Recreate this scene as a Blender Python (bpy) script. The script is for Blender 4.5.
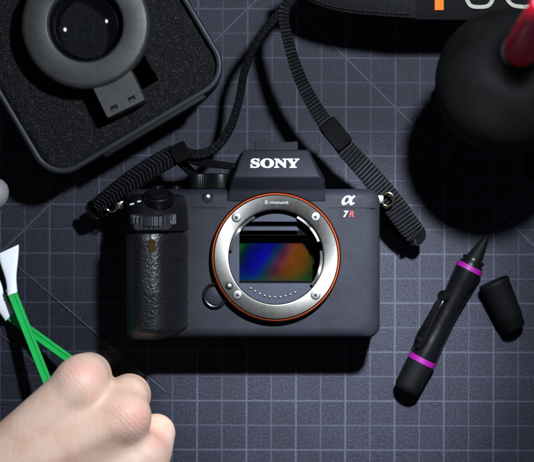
import bpy, bmesh, math, random
import numpy as np
from mathutils import Vector, Matrix, Euler

random.seed(7)
sc = bpy.context.scene
for o in list(bpy.data.objects):
    bpy.data.objects.remove(o)
MM = 0.001
DIST = 900.0            # lens height above the mat, millimetres
PXMM = 1.937            # photo pixels per millimetre on the mat

# ------------------------------------------------------------------ camera
cam_d = bpy.data.cameras.new('photo_camera')
cam = bpy.data.objects.new('photo_camera', cam_d)
sc.collection.objects.link(cam)
cam.location = (0, 0, DIST * MM)
cam_d.sensor_fit = 'HORIZONTAL'
cam_d.sensor_width = 36.0
cam_d.lens = 36.0 * DIST / (534 / PXMM)
cam_d.clip_start = 0.05
cam_d.clip_end = 20
cam_d.dof.use_dof = True
cam_d.dof.focus_distance = (DIST - 32) * MM
cam_d.dof.aperture_fstop = 7.5
sc.camera = cam

# ------------------------------------------------------------------ dark room + one desk lamp
w = bpy.data.worlds.new('World'); sc.world = w; w.use_nodes = True
bg = w.node_tree.nodes['Background']
bg.inputs[0].default_value = (0.55, 0.62, 0.8, 1)
bg.inputs[1].default_value = 0.10

LAMP = Vector((112, 195, 470))
AIM = Vector((32, -60, 0))
def spot(name, watts, cone, AIM=AIM):
    """the desk lamp: a hot reflector beam plus the wide spill of the same head"""
    d = bpy.data.lights.new(name, 'SPOT')
    o = bpy.data.objects.new(name, d)
    sc.collection.objects.link(o)
    o.location = LAMP * MM
    o.rotation_euler = (AIM - LAMP).to_track_quat('-Z', 'Y').to_euler()
    d.energy = watts; d.color = (0.81, 0.895, 1.0)
    d.shadow_soft_size = 0.016
    d.spot_size = math.radians(cone); d.spot_blend = 1.0
spot('desk_lamp_beam', 52.0, 24.0)
spot('desk_lamp_spill', 19.0, 84, Vector((0, 20, 0)))

# ------------------------------------------------------------------ exposure
sc.view_settings.view_transform = 'Standard'
sc.view_settings.look = 'None'
sc.view_settings.exposure = 0.0
sc.view_settings.gamma = 1.0
sc.view_settings.use_curve_mapping = False
sc.render.engine = 'CYCLES'
sc.cycles.use_denoising = True
sc.cycles.use_adaptive_sampling = True
sc.cycles.adaptive_threshold = 0.02
sc.cycles.max_bounces = 8
sc.cycles.caustics_reflective = False
sc.cycles.caustics_refractive = False
sc.cycles.sample_clamp_indirect = 4.0


# ================================================================== helpers
def P(px, py, h=0.0):
    """photo pixel + height above the mat (mm) -> point in the place (mm)"""
    k = (1 - h / DIST) / PXMM
    return Vector(((px - 267) * k, (231 - py) * k, h))


def lerp(a, b, t):
    return a + (b - a) * t


def interp(t, xs, ys):
    return float(np.interp(t, xs, ys))


def smooth01(t):
    t = max(0.0, min(1.0, t))
    return t * t * (3 - 2 * t)


class MB:
    def __init__(self):
        self.v = []; self.f = []; self.mi = {}

    def add(self, vs, fs):
        b = len(self.v)
        self.v += [Vector(p) for p in vs]
        self.f += [tuple(i + b for i in f) for f in fs]
        return self

    def box(self, c, s, rot=None):
        c = Vector(c); hx, hy, hz = s[0] / 2, s[1] / 2, s[2] / 2
        vs = [Vector((x, y, z)) for z in (-hz, hz) for y in (-hy, hy) for x in (-hx, hx)]
        if rot is not None:
            vs = [rot @ p for p in vs]
        return self.add([p + c for p in vs],
                        [(0, 2, 3, 1), (4, 5, 7, 6), (0, 1, 5, 4), (2, 6, 7, 3), (0, 4, 6, 2), (1, 3, 7, 5)])

    def rings(self, rs, cap0=True, cap1=True, closed=True):
        n = len(rs[0]); vs = [p for r in rs for p in r]; fs = []
        m = n if closed else n - 1
        for i in range(len(rs) - 1):
            for j in range(m):
                k = (j + 1) % n
                fs.append((i * n + j, i * n + k, (i + 1) * n + k, (i + 1) * n + j))
        if cap0: fs.append(tuple(range(n - 1, -1, -1)))
        if cap1: fs.append(tuple((len(rs) - 1) * n + j for j in range(n)))
        return self.add(vs, fs)

    def lathe(self, prof, n=48, o=(0, 0, 0), ax=(0, 0, 1), cap0=False, cap1=False, teeth=None):
        o = Vector(o); ax = Vector(ax).normalized()
        u = ax.orthogonal().normalized() if abs(ax.z) < 0.999 else Vector((1, 0, 0))
        v = ax.cross(u)
        rs = []
        for r, z in prof:
            ring = []
            for j in range(n):
                a = 2 * math.pi * j / n
                rr = r
                if teeth: rr = r + teeth(j, r, z)
                ring.append(o + ax * z + (u * math.cos(a) + v * math.sin(a)) * rr)
            rs.append(ring)
        return self.rings(rs, cap0, cap1)

    def tube(self, pts, rad, n=12, cap=True):
        pts = [Vector(p) for p in pts]
        if not hasattr(rad, '__len__'): rad = [rad] * len(pts)
        rs = []; prev = None
        for i, p in enumerate(pts):
            t = (pts[min(i + 1, len(pts) - 1)] - pts[max(i - 1, 0)]).normalized()
            u = (t.orthogonal() if prev is None else (prev - t * prev.dot(t))).normalized()
            prev = u; v = t.cross(u)
            rs.append([p + (u * math.cos(2 * math.pi * j / n) + v * math.sin(2 * math.pi * j / n)) * rad[i] for j in range(n)])
        return self.rings(rs, cap, cap)

    def loft(self, polys, cap0=True, cap1=True):
        return self.rings(polys, cap0, cap1)

    def build(self, name, mat, parent=None, smooth=35, bevel=0, seg=2, origin=None, extra=None):
        org = Vector(origin) if origin is not None else Vector((0, 0, 0))
        me = bpy.data.meshes.new(name)
        me.from_pydata([tuple((p - org) * MM) for p in self.v], [], self.f)
        bm = bmesh.new(); bm.from_mesh(me)
        bmesh.ops.recalc_face_normals(bm, faces=bm.faces)
        if bevel:
            es = [e for e in bm.edges if len(e.link_faces) == 2 and e.calc_face_angle(0) > math.radians(25)]
            bmesh.ops.bevel(bm, geom=es, offset=bevel * MM, segments=seg, profile=0.5, affect='EDGES', clamp_overlap=True)
        bm.to_mesh(me); bm.free()
        if smooth:
            for p in me.polygons: p.use_smooth = True
            me.set_sharp_from_angle(angle=math.radians(smooth))
        me.materials.append(mat)
        if extra is not None:
            me.materials.append(extra)
            for i, k in self.mi.items(): me.polygons[i].material_index = k
        return link(name, me, parent)


def link(name, data, parent=None):
    o = bpy.data.objects.new(name, data)
    sc.collection.objects.link(o)
    if parent is not None:
        o.parent = parent
        q = parent
        off = Vector((0, 0, 0))
        while q is not None:
            off += Vector(q.location); q = q.parent
        if not o.get('_local'):
            o.location = -off
    return o


def thing(name, label, cat, loc=(0, 0, 0), group=None):
    o = bpy.data.objects.new(name, None)
    sc.collection.objects.link(o)
    o.empty_display_size = 0.01
    o.location = Vector(loc) * MM
    return tag(o, label, cat, group)


def tag(o, label, cat, group=None):
    o['label'] = label; o['category'] = cat
    if group: o['group'] = group
    return o


def rrect(wd, ht, r, c=(0, 0), n=8, z=0, rot=0.0):
    pts = []
    for cx, cy, a0 in ((wd / 2 - r, ht / 2 - r, 0), (-wd / 2 + r, ht / 2 - r, 90), (-wd / 2 + r, -ht / 2 + r, 180), (wd / 2 - r, -ht / 2 + r, 270)):
        for i in range(n + 1):
            a = math.radians(a0 + 90 * i / n)
            pts.append((cx + r * math.cos(a), cy + r * math.sin(a)))
    cr, sr = math.cos(rot), math.sin(rot)
    return [Vector((c[0] + x * cr - y * sr, c[1] + x * sr + y * cr, z)) for x, y in pts]


def catmull(pts, per=12):
    pts = [Vector(p) for p in pts]
    out = []
    q = [pts[0] * 2 - pts[1]] + pts + [pts[-1] * 2 - pts[-2]]
    for i in range(1, len(q) - 2):
        p0, p1, p2, p3 = q[i - 1:i + 3]
        for k in range(per):
            t = k / per
            out.append(0.5 * ((2 * p1) + (p2 - p0) * t + (2 * p0 - 5 * p1 + 4 * p2 - p3) * t * t + (3 * p1 - p0 - 3 * p2 + p3) * t ** 3))
    out.append(pts[-1])
    return out


def resample(pts, step):
    d = [0.0]
    for a, b in zip(pts, pts[1:]): d.append(d[-1] + (b - a).length)
    n = max(2, int(d[-1] / step))
    arr = np.array([tuple(p) for p in pts])
    s = np.linspace(0, d[-1], n + 1)
    return [Vector((np.interp(t, d, arr[:, 0]), np.interp(t, d, arr[:, 1]), np.interp(t, d, arr[:, 2]))) for t in s], s


def ribbon(mb, ctrl, wid, thick, tilt=0.0, rib=1.75, ramp=0.45, skew=0.0, step=0.25, across=10, fleck=False):
    """woven webbing: ctrl points, widths at ctrl, tilt (deg) about its run, real cross ribs"""
    pts, s = resample(catmull(ctrl, 14), step)
    wid = wid if hasattr(wid, '__len__') else [wid] * len(ctrl)
    tilt = tilt if hasattr(tilt, '__len__') else [tilt] * len(ctrl)
    m = len(pts); tt = np.linspace(0, len(ctrl) - 1, m); ci = range(len(ctrl))
    rs = []
    for i, p in enumerate(pts):
        t = (pts[min(i + 1, m - 1)] - pts[max(i - 1, 0)]).normalized()
        side = t.cross(Vector((0, 0, 1))).normalized()
        a = math.radians(interp(tt[i], ci, tilt))
        side = Matrix.Rotation(a, 3, t) @ side
        nrm = side.cross(t).normalized()
        wv = interp(tt[i], ci, wid)
        ring = []
        for j in range(across + 1):
            u = j / across * 2 - 1
            ph = (s[i] + skew * abs(u) * wv / 2) / rib * 2 * math.pi
            bump = ramp * max(0.0, math.sin(ph)) ** 1.4 * (1 - abs(u) ** 8)
            edge = math.sqrt(max(0, 1 - abs(u) ** 10))
            ring.append(p + side * (u * wv / 2) + nrm * (thick / 2 * edge + bump))
        for j in range(across, -1, -1):
            u = j / across * 2 - 1
            edge = math.sqrt(max(0, 1 - abs(u) ** 10))
            ring.append(p + side * (u * wv / 2 * 0.985) - nrm * (thick / 2 * edge + 0.05))
        rs.append(ring)
    f0 = len(mb.f); n = len(rs[0])
    mb.rings(rs)
    for i in range(m - 1):
        for j in range(across):
            u = (j + 0.5) / across * 2 - 1; wv = interp(tt[i], ci, wid)
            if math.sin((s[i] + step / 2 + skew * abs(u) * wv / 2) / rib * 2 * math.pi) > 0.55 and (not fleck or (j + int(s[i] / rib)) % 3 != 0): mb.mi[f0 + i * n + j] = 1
    return pts


def text_mesh(name, body, mat, parent, loc, size, sx=1.0, sy=1.0, rot=None, extrude=0.12, align='CENTER', offset=0.0, shear=0.0):
    cu = bpy.data.curves.new(name, 'FONT')
    cu.body = body; cu.size = size; cu.align_x = align; cu.align_y = 'CENTER'
    cu.extrude = extrude; cu.offset = offset; cu.shear = shear; cu.resolution_u = 6
    tmp = bpy.data.objects.new('tmp', cu); sc.collection.objects.link(tmp)
    dg = bpy.context.evaluated_depsgraph_get()
    me = bpy.data.meshes.new_from_object(tmp.evaluated_get(dg))
    bpy.data.objects.remove(tmp)
    xs = [v.co.x for v in me.vertices]; ys = [v.co.y for v in me.vertices]
    if align == 'CENTER':
        ox, oy = (max(xs) + min(xs)) / 2, (max(ys) + min(ys)) / 2
    else:
        ox, oy = min(xs), min(ys)
    R = rot.to_4x4() if rot is not None else Matrix.Identity(4)
    M = Matrix.Translation(Vector(loc)) @ R
    for v in me.vertices:
        v.co = (M @ Vector(((v.co.x - ox) * sx, (v.co.y - oy) * sy, v.co.z))) * MM
    me.materials.clear(); me.materials.append(mat)
    return link(name, me, parent)


# ================================================================== materials
def mat(name, col, rough=0.5, metal=0.0, spec=0.5, **kw):
    m = bpy.data.materials.new(name); m.use_nodes = True
    b = m.node_tree.nodes['Principled BSDF']
    b.inputs['Base Color'].default_value = (*col, 1)
    b.inputs['Roughness'].default_value = rough
    b.inputs['Metallic'].default_value = metal
    b.inputs['Specular IOR Level'].default_value = spec
    for k, v in kw.items():
        b.inputs[k].default_value = v
    return m


def N(m, kind, **kw):
    n = m.node_tree.nodes.new(kind)
    for k, v in kw.items(): setattr(n, k, v)
    return n


def bsdf(m): return m.node_tree.nodes['Principled BSDF']


def coords(m, scale=1000.0):
    """object coordinates in millimetres"""
    tc = N(m, 'ShaderNodeTexCoord'); mp = N(m, 'ShaderNodeMapping')
    mp.inputs['Scale'].default_value = (scale,) * 3
    m.node_tree.links.new(tc.outputs['Object'], mp.inputs['Vector'])
    return mp.outputs['Vector']


def noise(m, vec, scale, detail=3, rough=0.5):
    n = N(m, 'ShaderNodeTexNoise')
    n.inputs['Scale'].default_value = scale
    n.inputs['Detail'].default_value = detail
    n.inputs['Roughness'].default_value = rough
    m.node_tree.links.new(vec, n.inputs['Vector'])
    return n.outputs['Fac']


def ramp(m, fac, stops):
    r = N(m, 'ShaderNodeValToRGB'); e = r.color_ramp.elements
    while len(e) < len(stops): e.new(0.5)
    for el, (p, c) in zip(e, stops):
        el.position = p; el.color = (*c, 1) if len(c) == 3 else c
    m.node_tree.links.new(fac, r.inputs['Fac'])
    return r.outputs['Color']


def bump(m, fac, strength=0.3, dist=0.0003, prev=None):
    b = N(m, 'ShaderNodeBump')
    b.inputs['Strength'].default_value = strength
    b.inputs['Distance'].default_value = dist
    m.node_tree.links.new(fac, b.inputs['Height'])
    if prev is not None: m.node_tree.links.new(prev, b.inputs['Normal'])
    m.node_tree.links.new(b.outputs['Normal'], bsdf(m).inputs['Normal'])
    return b.outputs['Normal']


def math_n(m, op, a, b=None, clamp=False):
    n = N(m, 'ShaderNodeMath', operation=op); n.use_clamp = clamp
    for i, x in enumerate((a, b)):
        if x is None: continue
        if isinstance(x, (int, float)): n.inputs[i].default_value = x
        else: m.node_tree.links.new(x, n.inputs[i])
    return n.outputs[0]


def mixc(m, fac, a, b):
    n = N(m, 'ShaderNodeMix', data_type='RGBA')
    L = m.node_tree.links
    if isinstance(fac, (int, float)): n.inputs[0].default_value = fac
    else: L.new(fac, n.inputs[0])
    for i, x in ((6, a), (7, b)):
        if isinstance(x, tuple): n.inputs[i].default_value = (*x, 1)
        else: L.new(x, n.inputs[i])
    return n.outputs[2]


def set_in(m, name, out): m.node_tree.links.new(out, bsdf(m).inputs[name])


def rough_plastic(name, col, rough=0.5, grain=6.0, strength=0.25, dist=0.0001, var=0.25, spec=0.5, dust=0.0):
    m = mat(name, col, rough, spec=spec)
    v = coords(m)
    n = noise(m, v, grain, 2)
    lo = tuple(c * (1 - var) for c in col); hi = tuple(c * (1 + var) for c in col)
    c = ramp(m, noise(m, v, 0.09, 5, 0.62), [(0.3, lo), (0.7, hi)])
    if dust:
        d = math_n(m, 'GREATER_THAN', noise(m, v, 1.9, 1), 0.735)
        c = mixc(m, math_n(m, 'MULTIPLY', d, dust), c, (0.45, 0.45, 0.45))
    set_in(m, 'Base Color', c)
    r = N(m, 'ShaderNodeMapRange'); r.inputs['To Min'].default_value = rough - 0.08; r.inputs['To Max'].default_value = rough + 0.12
    m.node_tree.links.new(noise(m, v, 0.16, 4, 0.65), r.inputs['Value']); set_in(m, 'Roughness', r.outputs[0])
    bump(m, n, strength, dist)
    return m


def make_mat_surface():
    m = mat('mat_vinyl', (0.02, 0.02, 0.027), 0.40, spec=0.14)
    L = m.node_tree.links
    tc = N(m, 'ShaderNodeTexCoord'); mp = N(m, 'ShaderNodeMapping')
    mp.inputs['Scale'].default_value = (1000,) * 3
    mp.inputs['Rotation'].default_value = (0, 0, math.radians(0.16))
    L.new(tc.outputs['Object'], mp.inputs['Vector'])
    v = mp.outputs['Vector']
    sp = N(m, 'ShaderNodeSeparateXYZ'); L.new(v, sp.inputs[0])
    u_ = math_n(m, 'DIVIDE', math_n(m, 'ADD', sp.outputs[0], 35.8), 25.48)
    v_ = math_n(m, 'DIVIDE', math_n(m, 'ADD', sp.outputs[1], 11.8), 25.30)

    def line(coord, off, half, soft=0.16, unit=25.4):
        f = math_n(m, 'FRACT', math_n(m, 'ADD', coord, 0.5 + off))
        d = math_n(m, 'MULTIPLY', math_n(m, 'ABSOLUTE', math_n(m, 'SUBTRACT', f, 0.5)), unit)
        r = N(m, 'ShaderNodeMapRange'); r.inputs['From Min'].default_value = half - soft; r.inputs['From Max'].default_value = half + soft
        r.inputs['To Min'].default_value = 1; r.inputs['To Max'].default_value = 0
        L.new(d, r.inputs['Value']); return r.outputs[0]

    def oneline(d, half, soft=0.16):
        r = N(m, 'ShaderNodeMapRange'); r.inputs['From Min'].default_value = half - soft; r.inputs['From Max'].default_value = half + soft
        r.inputs['To Min'].default_value = 1; r.inputs['To Max'].default_value = 0
        L.new(math_n(m, 'ABSOLUTE', d), r.inputs['Value']); return r.outputs[0]

    thick = math_n(m, 'MAXIMUM', line(u_, 0, 0.38), line(v_, 0, 0.34))
    thin = math_n(m, 'MULTIPLY', math_n(m, 'MAXIMUM', line(u_, 0.5, 0.27), line(v_, 0.5, 0.27)), 0.72)
    d1 = math_n(m, 'MULTIPLY', math_n(m, 'SUBTRACT', math_n(m, 'ADD', u_, v_), 7.0), 17.9)
    d2 = math_n(m, 'MULTIPLY', math_n(m, 'ADD', math_n(m, 'SUBTRACT', u_, v_), 4.0), 17.9)
    diag = math_n(m, 'MULTIPLY', math_n(m, 'MAXIMUM', oneline(d1, 0.42), oneline(d2, 0.46)), 0.85)
    g = math_n(m, 'MAXIMUM', math_n(m, 'MAXIMUM', thick, thin), diag)
    wear = ramp(m, noise(m, v, 1.1, 3, 0.7), [(0.3, (0.45,) * 3), (0.6, (1,) * 3)])
    g = math_n(m, 'MULTIPLY', g, wear)
    base = ramp(m, noise(m, v, 0.95, 4, 0.8), [(0.37, (0.0052, 0.0053, 0.0090)), (0.5, (0.0108, 0.0109, 0.0182)), (0.62, (0.0225, 0.0225, 0.0350))])
    big = ramp(m, noise(m, v, 0.025, 4, 0.6), [(0.3, (0.78,) * 3), (0.7, (1.16,) * 3)])
    mul = N(m, 'ShaderNodeMix', data_type='RGBA', blend_type='MULTIPLY'); mul.inputs[0].default_value = 1
    L.new(base, mul.inputs[6]); L.new(big, mul.inputs[7])
    fleck = math_n(m, 'MULTIPLY', math_n(m, 'GREATER_THAN', noise(m, v, 1.15, 2, 0.6), 0.735), 0.5)
    c = mixc(m, fleck, mul.outputs[2], (0.07, 0.07, 0.08))
    c = mixc(m, math_n(m, 'MULTIPLY', g, 0.85), c, (0.053, 0.057, 0.080))
    set_in(m, 'Base Color', c)
    nb = bump(m, noise(m, v, 1.3, 4, 0.75), 0.8, 0.0003)
    bump(m, g, 0.25, 0.00008, nb)
    return m


def make_foam():
    m = mat('black_foam', (0.012, 0.012, 0.013), 0.9, spec=0.06)
    v = coords(m)
    vo = N(m, 'ShaderNodeTexVoronoi'); vo.inputs['Scale'].default_value = 1.0
    m.node_tree.links.new(v, vo.inputs['Vector'])
    c = ramp(m, noise(m, v, 1.3, 3, 0.7), [(0.4, (0.004, 0.004, 0.0045)), (0.60, (0.009, 0.009, 0.010)), (0.70, (0.06, 0.06, 0.064))])
    set_in(m, 'Base Color', c)
    nb = bump(m, vo.outputs['Distance'], 0.8, 0.0005)
    bump(m, noise(m, v, 3.0, 2), 0.6, 0.0003, nb)
    return m


def make_leather(name, col, scale=0.75, rough=0.42, strength=0.75, dist=0.0004, spec=0.55):
    m = mat(name, col, rough, spec=spec)
    v = coords(m)
    no = N(m, 'ShaderNodeTexNoise'); no.inputs['Scale'].default_value = 0.5
    m.node_tree.links.new(v, no.inputs['Vector'])
    mx = N(m, 'ShaderNodeVectorMath', operation='ADD')
    sc_ = N(m, 'ShaderNodeVectorMath', operation='SCALE'); sc_.inputs['Scale'].default_value = 1.2
    m.node_tree.links.new(no.outputs['Color'], sc_.inputs[0])
    m.node_tree.links.new(v, mx.inputs[0]); m.node_tree.links.new(sc_.outputs[0], mx.inputs[1])
    vo = N(m, 'ShaderNodeTexVoronoi', feature='SMOOTH_F1'); vo.inputs['Scale'].default_value = scale
    vo.inputs['Smoothness'].default_value = 0.4
    m.node_tree.links.new(mx.outputs[0], vo.inputs['Vector'])
    c = ramp(m, vo.outputs['Distance'], [(0.2, tuple(x * 1.25 for x in col)), (0.75, tuple(x * 0.6 for x in col))])
    set_in(m, 'Base Color', c)
    inv = math_n(m, 'SUBTRACT', 1.0, vo.outputs['Distance'])
    nb = bump(m, inv, strength, dist)
    bump(m, noise(m, v, 6, 2), 0.25, 0.0001, nb)
    return m


def make_turned_metal(name, col, rough, aniso=0.75, grain=0.06):
    m = mat(name, col, rough, 1.0)
    b = bsdf(m); b.inputs['Anisotropic'].default_value = aniso
    t = N(m, 'ShaderNodeTangent', direction_type='RADIAL', axis='Z')
    m.node_tree.links.new(t.outputs[0], b.inputs['Tangent'])
    v = coords(m)
    r = N(m, 'ShaderNodeMapRange'); r.inputs['To Min'].default_value = rough - grain; r.inputs['To Max'].default_value = rough + grain
    m.node_tree.links.new(noise(m, v, 0.35, 4, 0.7), r.inputs['Value']); set_in(m, 'Roughness', r.outputs[0])
    bump(m, noise(m, v, 5, 2), 0.08, 0.00005)
    return m


def make_webbing(name, lo, hi, rough=0.6):
    m = mat(name, lo, rough, spec=0.06)
    v = coords(m)
    c = ramp(m, noise(m, v, 2.4, 3, 0.7), [(0.35, lo), (0.7, hi)])
    set_in(m, 'Base Color', c)
    bump(m, noise(m, v, 3.5, 2, 0.7), 0.6, 0.0003)
    return m


def make_sensor():
    m = mat('coated_sensor_glass', (0.02, 0.03, 0.2), 0.12, 0.0, 0.15)
    v = coords(m); L = m.node_tree.links
    sp = N(m, 'ShaderNodeSeparateXYZ'); L.new(v, sp.inputs[0])
    n = noise(m, v, 0.06, 2)
    # iridescent reflections painted into the base colour, running diagonally over the chip
    t = math_n(m, 'ADD', math_n(m, 'DIVIDE', math_n(m, 'ADD', sp.outputs[0], math_n(m, 'MULTIPLY', sp.outputs[1], -0.5)), 42.0),
               math_n(m, 'MULTIPLY', math_n(m, 'SUBTRACT', n, 0.5), 0.25))
    t = math_n(m, 'ADD', t, 0.5)
    c = ramp(m, t, [(0.0, (0.0004, 0.016, 0.002)), (0.09, (0.0003, 0.003, 0.003)), (0.22, (0.0002, 0.0005, 0.022)), (0.36, (0.0004, 0.0004, 0.040)),
                    (0.46, (0.0006, 0.004, 0.010)), (0.55, (0.010, 0.002, 0.006)), (0.66, (0.024, 0.005, 0.0008)), (0.80, (0.018, 0.0055, 0.0003)), (1.0, (0.001, 0.006, 0.0005))])
    mu = N(m, 'ShaderNodeMix', data_type='RGBA', blend_type='MULTIPLY'); mu.inputs[0].default_value = 1
    L.new(c, mu.inputs[6]); L.new(ramp(m, noise(m, v, 0.08, 1), [(0.3, (0.6,) * 3), (0.68, (1.5,) * 3)]), mu.inputs[7]); c = mu.outputs[2]
    g = math_n(m, 'MULTIPLY', math_n(m, 'ABSOLUTE', sp.outputs[1]), 1 / 12.0)
    g = math_n(m, 'POWER', g, 5.0)
    c = mixc(m, math_n(m, 'MULTIPLY', g, 0.6, True), c, (0.001, 0.012, 0.003))
    set_in(m, 'Base Color', c)
    return m


def make_skin():
    m = mat('skin', (0.6, 0.36, 0.28), 0.48, spec=0.45)
    b = bsdf(m)
    v = coords(m); L = m.node_tree.links
    c = ramp(m, noise(m, v, 0.055, 5, 0.6), [(0.28, (0.64, 0.37, 0.26)), (0.46, (0.71, 0.48, 0.36)), (0.62, (0.73, 0.52, 0.40)), (0.8, (0.67, 0.36, 0.27))])
    f = noise(m, v, 0.7, 5, 0.7)
    c = mixc(m, math_n(m, 'MULTIPLY', math_n(m, 'SUBTRACT', f, 0.42, True), 0.9, True), c, (0.62, 0.36, 0.27))
    at = N(m, 'ShaderNodeAttribute', attribute_name='knuckle')
    c = mixc(m, math_n(m, 'MULTIPLY', at.outputs['Fac'], 0.7, True), c, (0.70, 0.33, 0.27))
    set_in(m, 'Base Color', c)
    b.inputs['Subsurface Weight'].default_value = 0.25
    b.inputs['Subsurface Radius'].default_value = (1.0, 0.35, 0.2)
    b.inputs['Subsurface Scale'].default_value = 0.0025
    vo = N(m, 'ShaderNodeTexVoronoi', feature='DISTANCE_TO_EDGE'); vo.inputs['Scale'].default_value = 0.95
    L.new(v, vo.inputs['Vector'])
    nb = bump(m, vo.outputs['Distance'], 0.4, 0.00025)
    # creases running across the fingers
    mp = N(m, 'ShaderNodeMapping'); mp.inputs['Rotation'].default_value = (0, 0, math.radians(-48)); mp.inputs['Scale'].default_value = (0.5, 0.12, 0.3)
    L.new(v, mp.inputs['Vector'])
    nb = bump(m, noise(m, mp.outputs[0], 1.0, 4, 0.55), 0.22, 0.0008, nb)
    nb = bump(m, noise(m, v, 2.6, 3, 0.6), 0.2, 0.0002, nb)
    wv = N(m, 'ShaderNodeTexWave', wave_type='BANDS', bands_direction='X'); wv.inputs['Scale'].default_value = 0.14
    wv.inputs['Distortion'].default_value = 5.0; wv.inputs['Detail'].default_value = 3; wv.inputs['Detail Scale'].default_value = 1.6
    mp2 = N(m, 'ShaderNodeMapping'); mp2.inputs['Rotation'].default_value = (0, 0, math.radians(-42)); L.new(v, mp2.inputs['Vector']); L.new(mp2.outputs[0], wv.inputs['Vector'])
    sh = math_n(m, 'POWER', wv.outputs['Fac'], 0.35)
    bump(m, math_n(m, 'MULTIPLY', sh, at.outputs['Fac']), 0.2, 0.001, nb)
    return m


M = {}
M['mat'] = make_mat_surface()
M['foam'] = make_foam()
M['leather'] = make_leather('grip_rubber', (0.0026, 0.0027, 0.0038), 0.85, 0.37, 0.62, 0.0003, 0.6)
M['strap_leather'] = make_leather('strap_leather', (0.004, 0.004, 0.004), 0.6, 0.7, 0.25, 0.0002, 0.1)
M['body'] = rough_plastic('camera_paint', (0.0082, 0.0084, 0.0120), 0.62, 3.0, 0.45, 0.00018, 0.2, spec=0.12, dust=0.02)
M['hump'] = rough_plastic('camera_top_paint', (0.0075, 0.0078, 0.0115), 0.62, 4.5, 0.3, 0.00012, 0.1, spec=0.1)
M['black'] = rough_plastic('black_plastic', (0.002, 0.002, 0.0024), 0.3, 4, 0.2, 0.0001, 0.2, spec=0.16)
M['matte_black'] = rough_plastic('matte_black', (0.0014, 0.0014, 0.0016), 0.9, 4, 0.2, 0.0001, 0.2, spec=0.05)
M['satin'] = rough_plastic('satin_black', (0.0035, 0.0035, 0.0045), 0.36, 5, 0.15, 0.0001, 0.15, spec=0.14)
M['keeper'] = rough_plastic('keeper_black', (0.0018, 0.0018, 0.002), 0.85, 3, 0.3, 0.0002, 0.3, spec=0.06)
M['gloss'] = rough_plastic('gloss_black', (0.006, 0.006, 0.0075), 0.28, 2.2, 0.35, 0.0002, 0.15, spec=0.5)
M['baffle'] = rough_plastic('baffle_grey', (0.019, 0.0205, 0.029), 0.6, 5, 0.15, 0.0001, 0.1, spec=0.1)
M['case'] = rough_plastic('case_shell', (0.005, 0.0053, 0.0065), 0.6, 3, 0.25, 0.00015, 0.2, spec=0.12, dust=0.06)
M['rim'] = rough_plastic('case_rim', (0.011, 0.0115, 0.0145), 0.45, 3, 0.2, 0.0001, 0.15, spec=0.2)
M['loupe'] = rough_plastic('loupe_grey', (0.016, 0.0157, 0.0157), 0.42, 2.6, 0.4, 0.00022, 0.25, spec=0.32, dust=0.05)
M['rubber'] = rough_plastic('blower_rubber', (0.0028, 0.0027, 0.0027), 0.6, 2.5, 0.25, 0.00015, 0.45, spec=0.10, dust=0.015)
M['pen'] = rough_plastic('pen_black', (0.0018, 0.0018, 0.0022), 0.2, 4, 0.08, 0.0001, 0.2, spec=0.35, dust=0.03)
M['pen_rubber'] = rough_plastic('pen_cap_black', (0.0020, 0.0020, 0.0022), 0.6, 4, 0.2, 0.0001, 0.25, spec=0.07, dust=0.03)
M['magenta'] = mat('magenta_plastic', (0.12, 0.003, 0.10), 0.4, spec=0.3)
M['ring'] = make_turned_metal('turned_steel', (0.100, 0.094, 0.086), 0.46, 0.75, 0.1)
M['orange'] = make_turned_metal('orange_anodised', (0.17, 0.030, 0.009), 0.45, 0.3)
M['steel'] = mat('polished_steel', (0.35, 0.345, 0.335), 0.3, 1.0)
M['dial'] = mat('dial_metal', (0.16, 0.16, 0.175), 0.40, 1.0)
M['brass'] = mat('lug_metal', (0.30, 0.25, 0.14), 0.3, 1.0)
M['gold'] = mat('gold_contact', (0.45, 0.42, 0.34), 0.35, 1.0)
M['sensor'] = make_sensor()
M['white'] = mat('white_print', (0.45, 0.45, 0.46), 0.6, spec=0.2)
M['red_print'] = mat('orange_red_print', (0.17, 0.016, 0.014), 0.5, spec=0.2)
M['badge'] = mat('badge_dark', (0.0045, 0.0045, 0.0065), 0.5, spec=0.1)
M['etch'] = mat('etched_mark', (0.22, 0.22, 0.22), 0.6, spec=0.2)
M['screw'] = mat('screw_steel', (0.16, 0.155, 0.145), 0.4, 1.0)
M['seam'] = mat('seam_black', (0.0025, 0.0025, 0.003), 0.7, spec=0.1)
M['web'] = make_webbing('black_webbing', (0.0010, 0.0010, 0.0012), (0.003, 0.003, 0.0036), 0.9)
M['rib_sheen_fleck'] = make_webbing('rib_sheen_and_fleck', (0.005, 0.005, 0.006), (0.030, 0.030, 0.036), 0.6)  # sheen of the rib crests painted as lighter colour, plus the cord's grey flecks
M['pad'] = make_webbing('pad_weave', (0.0018, 0.0018, 0.002), (0.0045, 0.0045, 0.0048))
M['orange_weave'] = make_webbing('orange_weave', (0.5, 0.10, 0.012), (0.68, 0.16, 0.02))
M['cream'] = make_webbing('cream_thread', (0.22, 0.21, 0.18), (0.36, 0.34, 0.29))
M['stitch'] = mat('stitch_thread', (0.016, 0.016, 0.017), 0.6, spec=0.1)
M['green'] = rough_plastic('green_plastic', (0.012, 0.40, 0.075), 0.35, 3, 0.15, 0.0001, 0.08)
M['swab'] = rough_plastic('swab_fabric', (0.78, 0.79, 0.80), 0.75, 5, 0.4, 0.0002, 0.03)
M['red'] = mat('red_nozzle', (0.7, 0.004, 0.035), 0.25, **{'Subsurface Weight': 0.0, 'Coat Weight': 0.4})
M['grey_soft'] = rough_plastic('grey_silicone', (0.20, 0.19, 0.19), 0.6, 3, 0.2, 0.0001, 0.1)
M['skin'] = make_skin()
gl = mat('lens_glass', (1, 1, 1), 0.02, **{'Transmission Weight': 1.0, 'IOR': 1.5})
M['glass'] = gl
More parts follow.
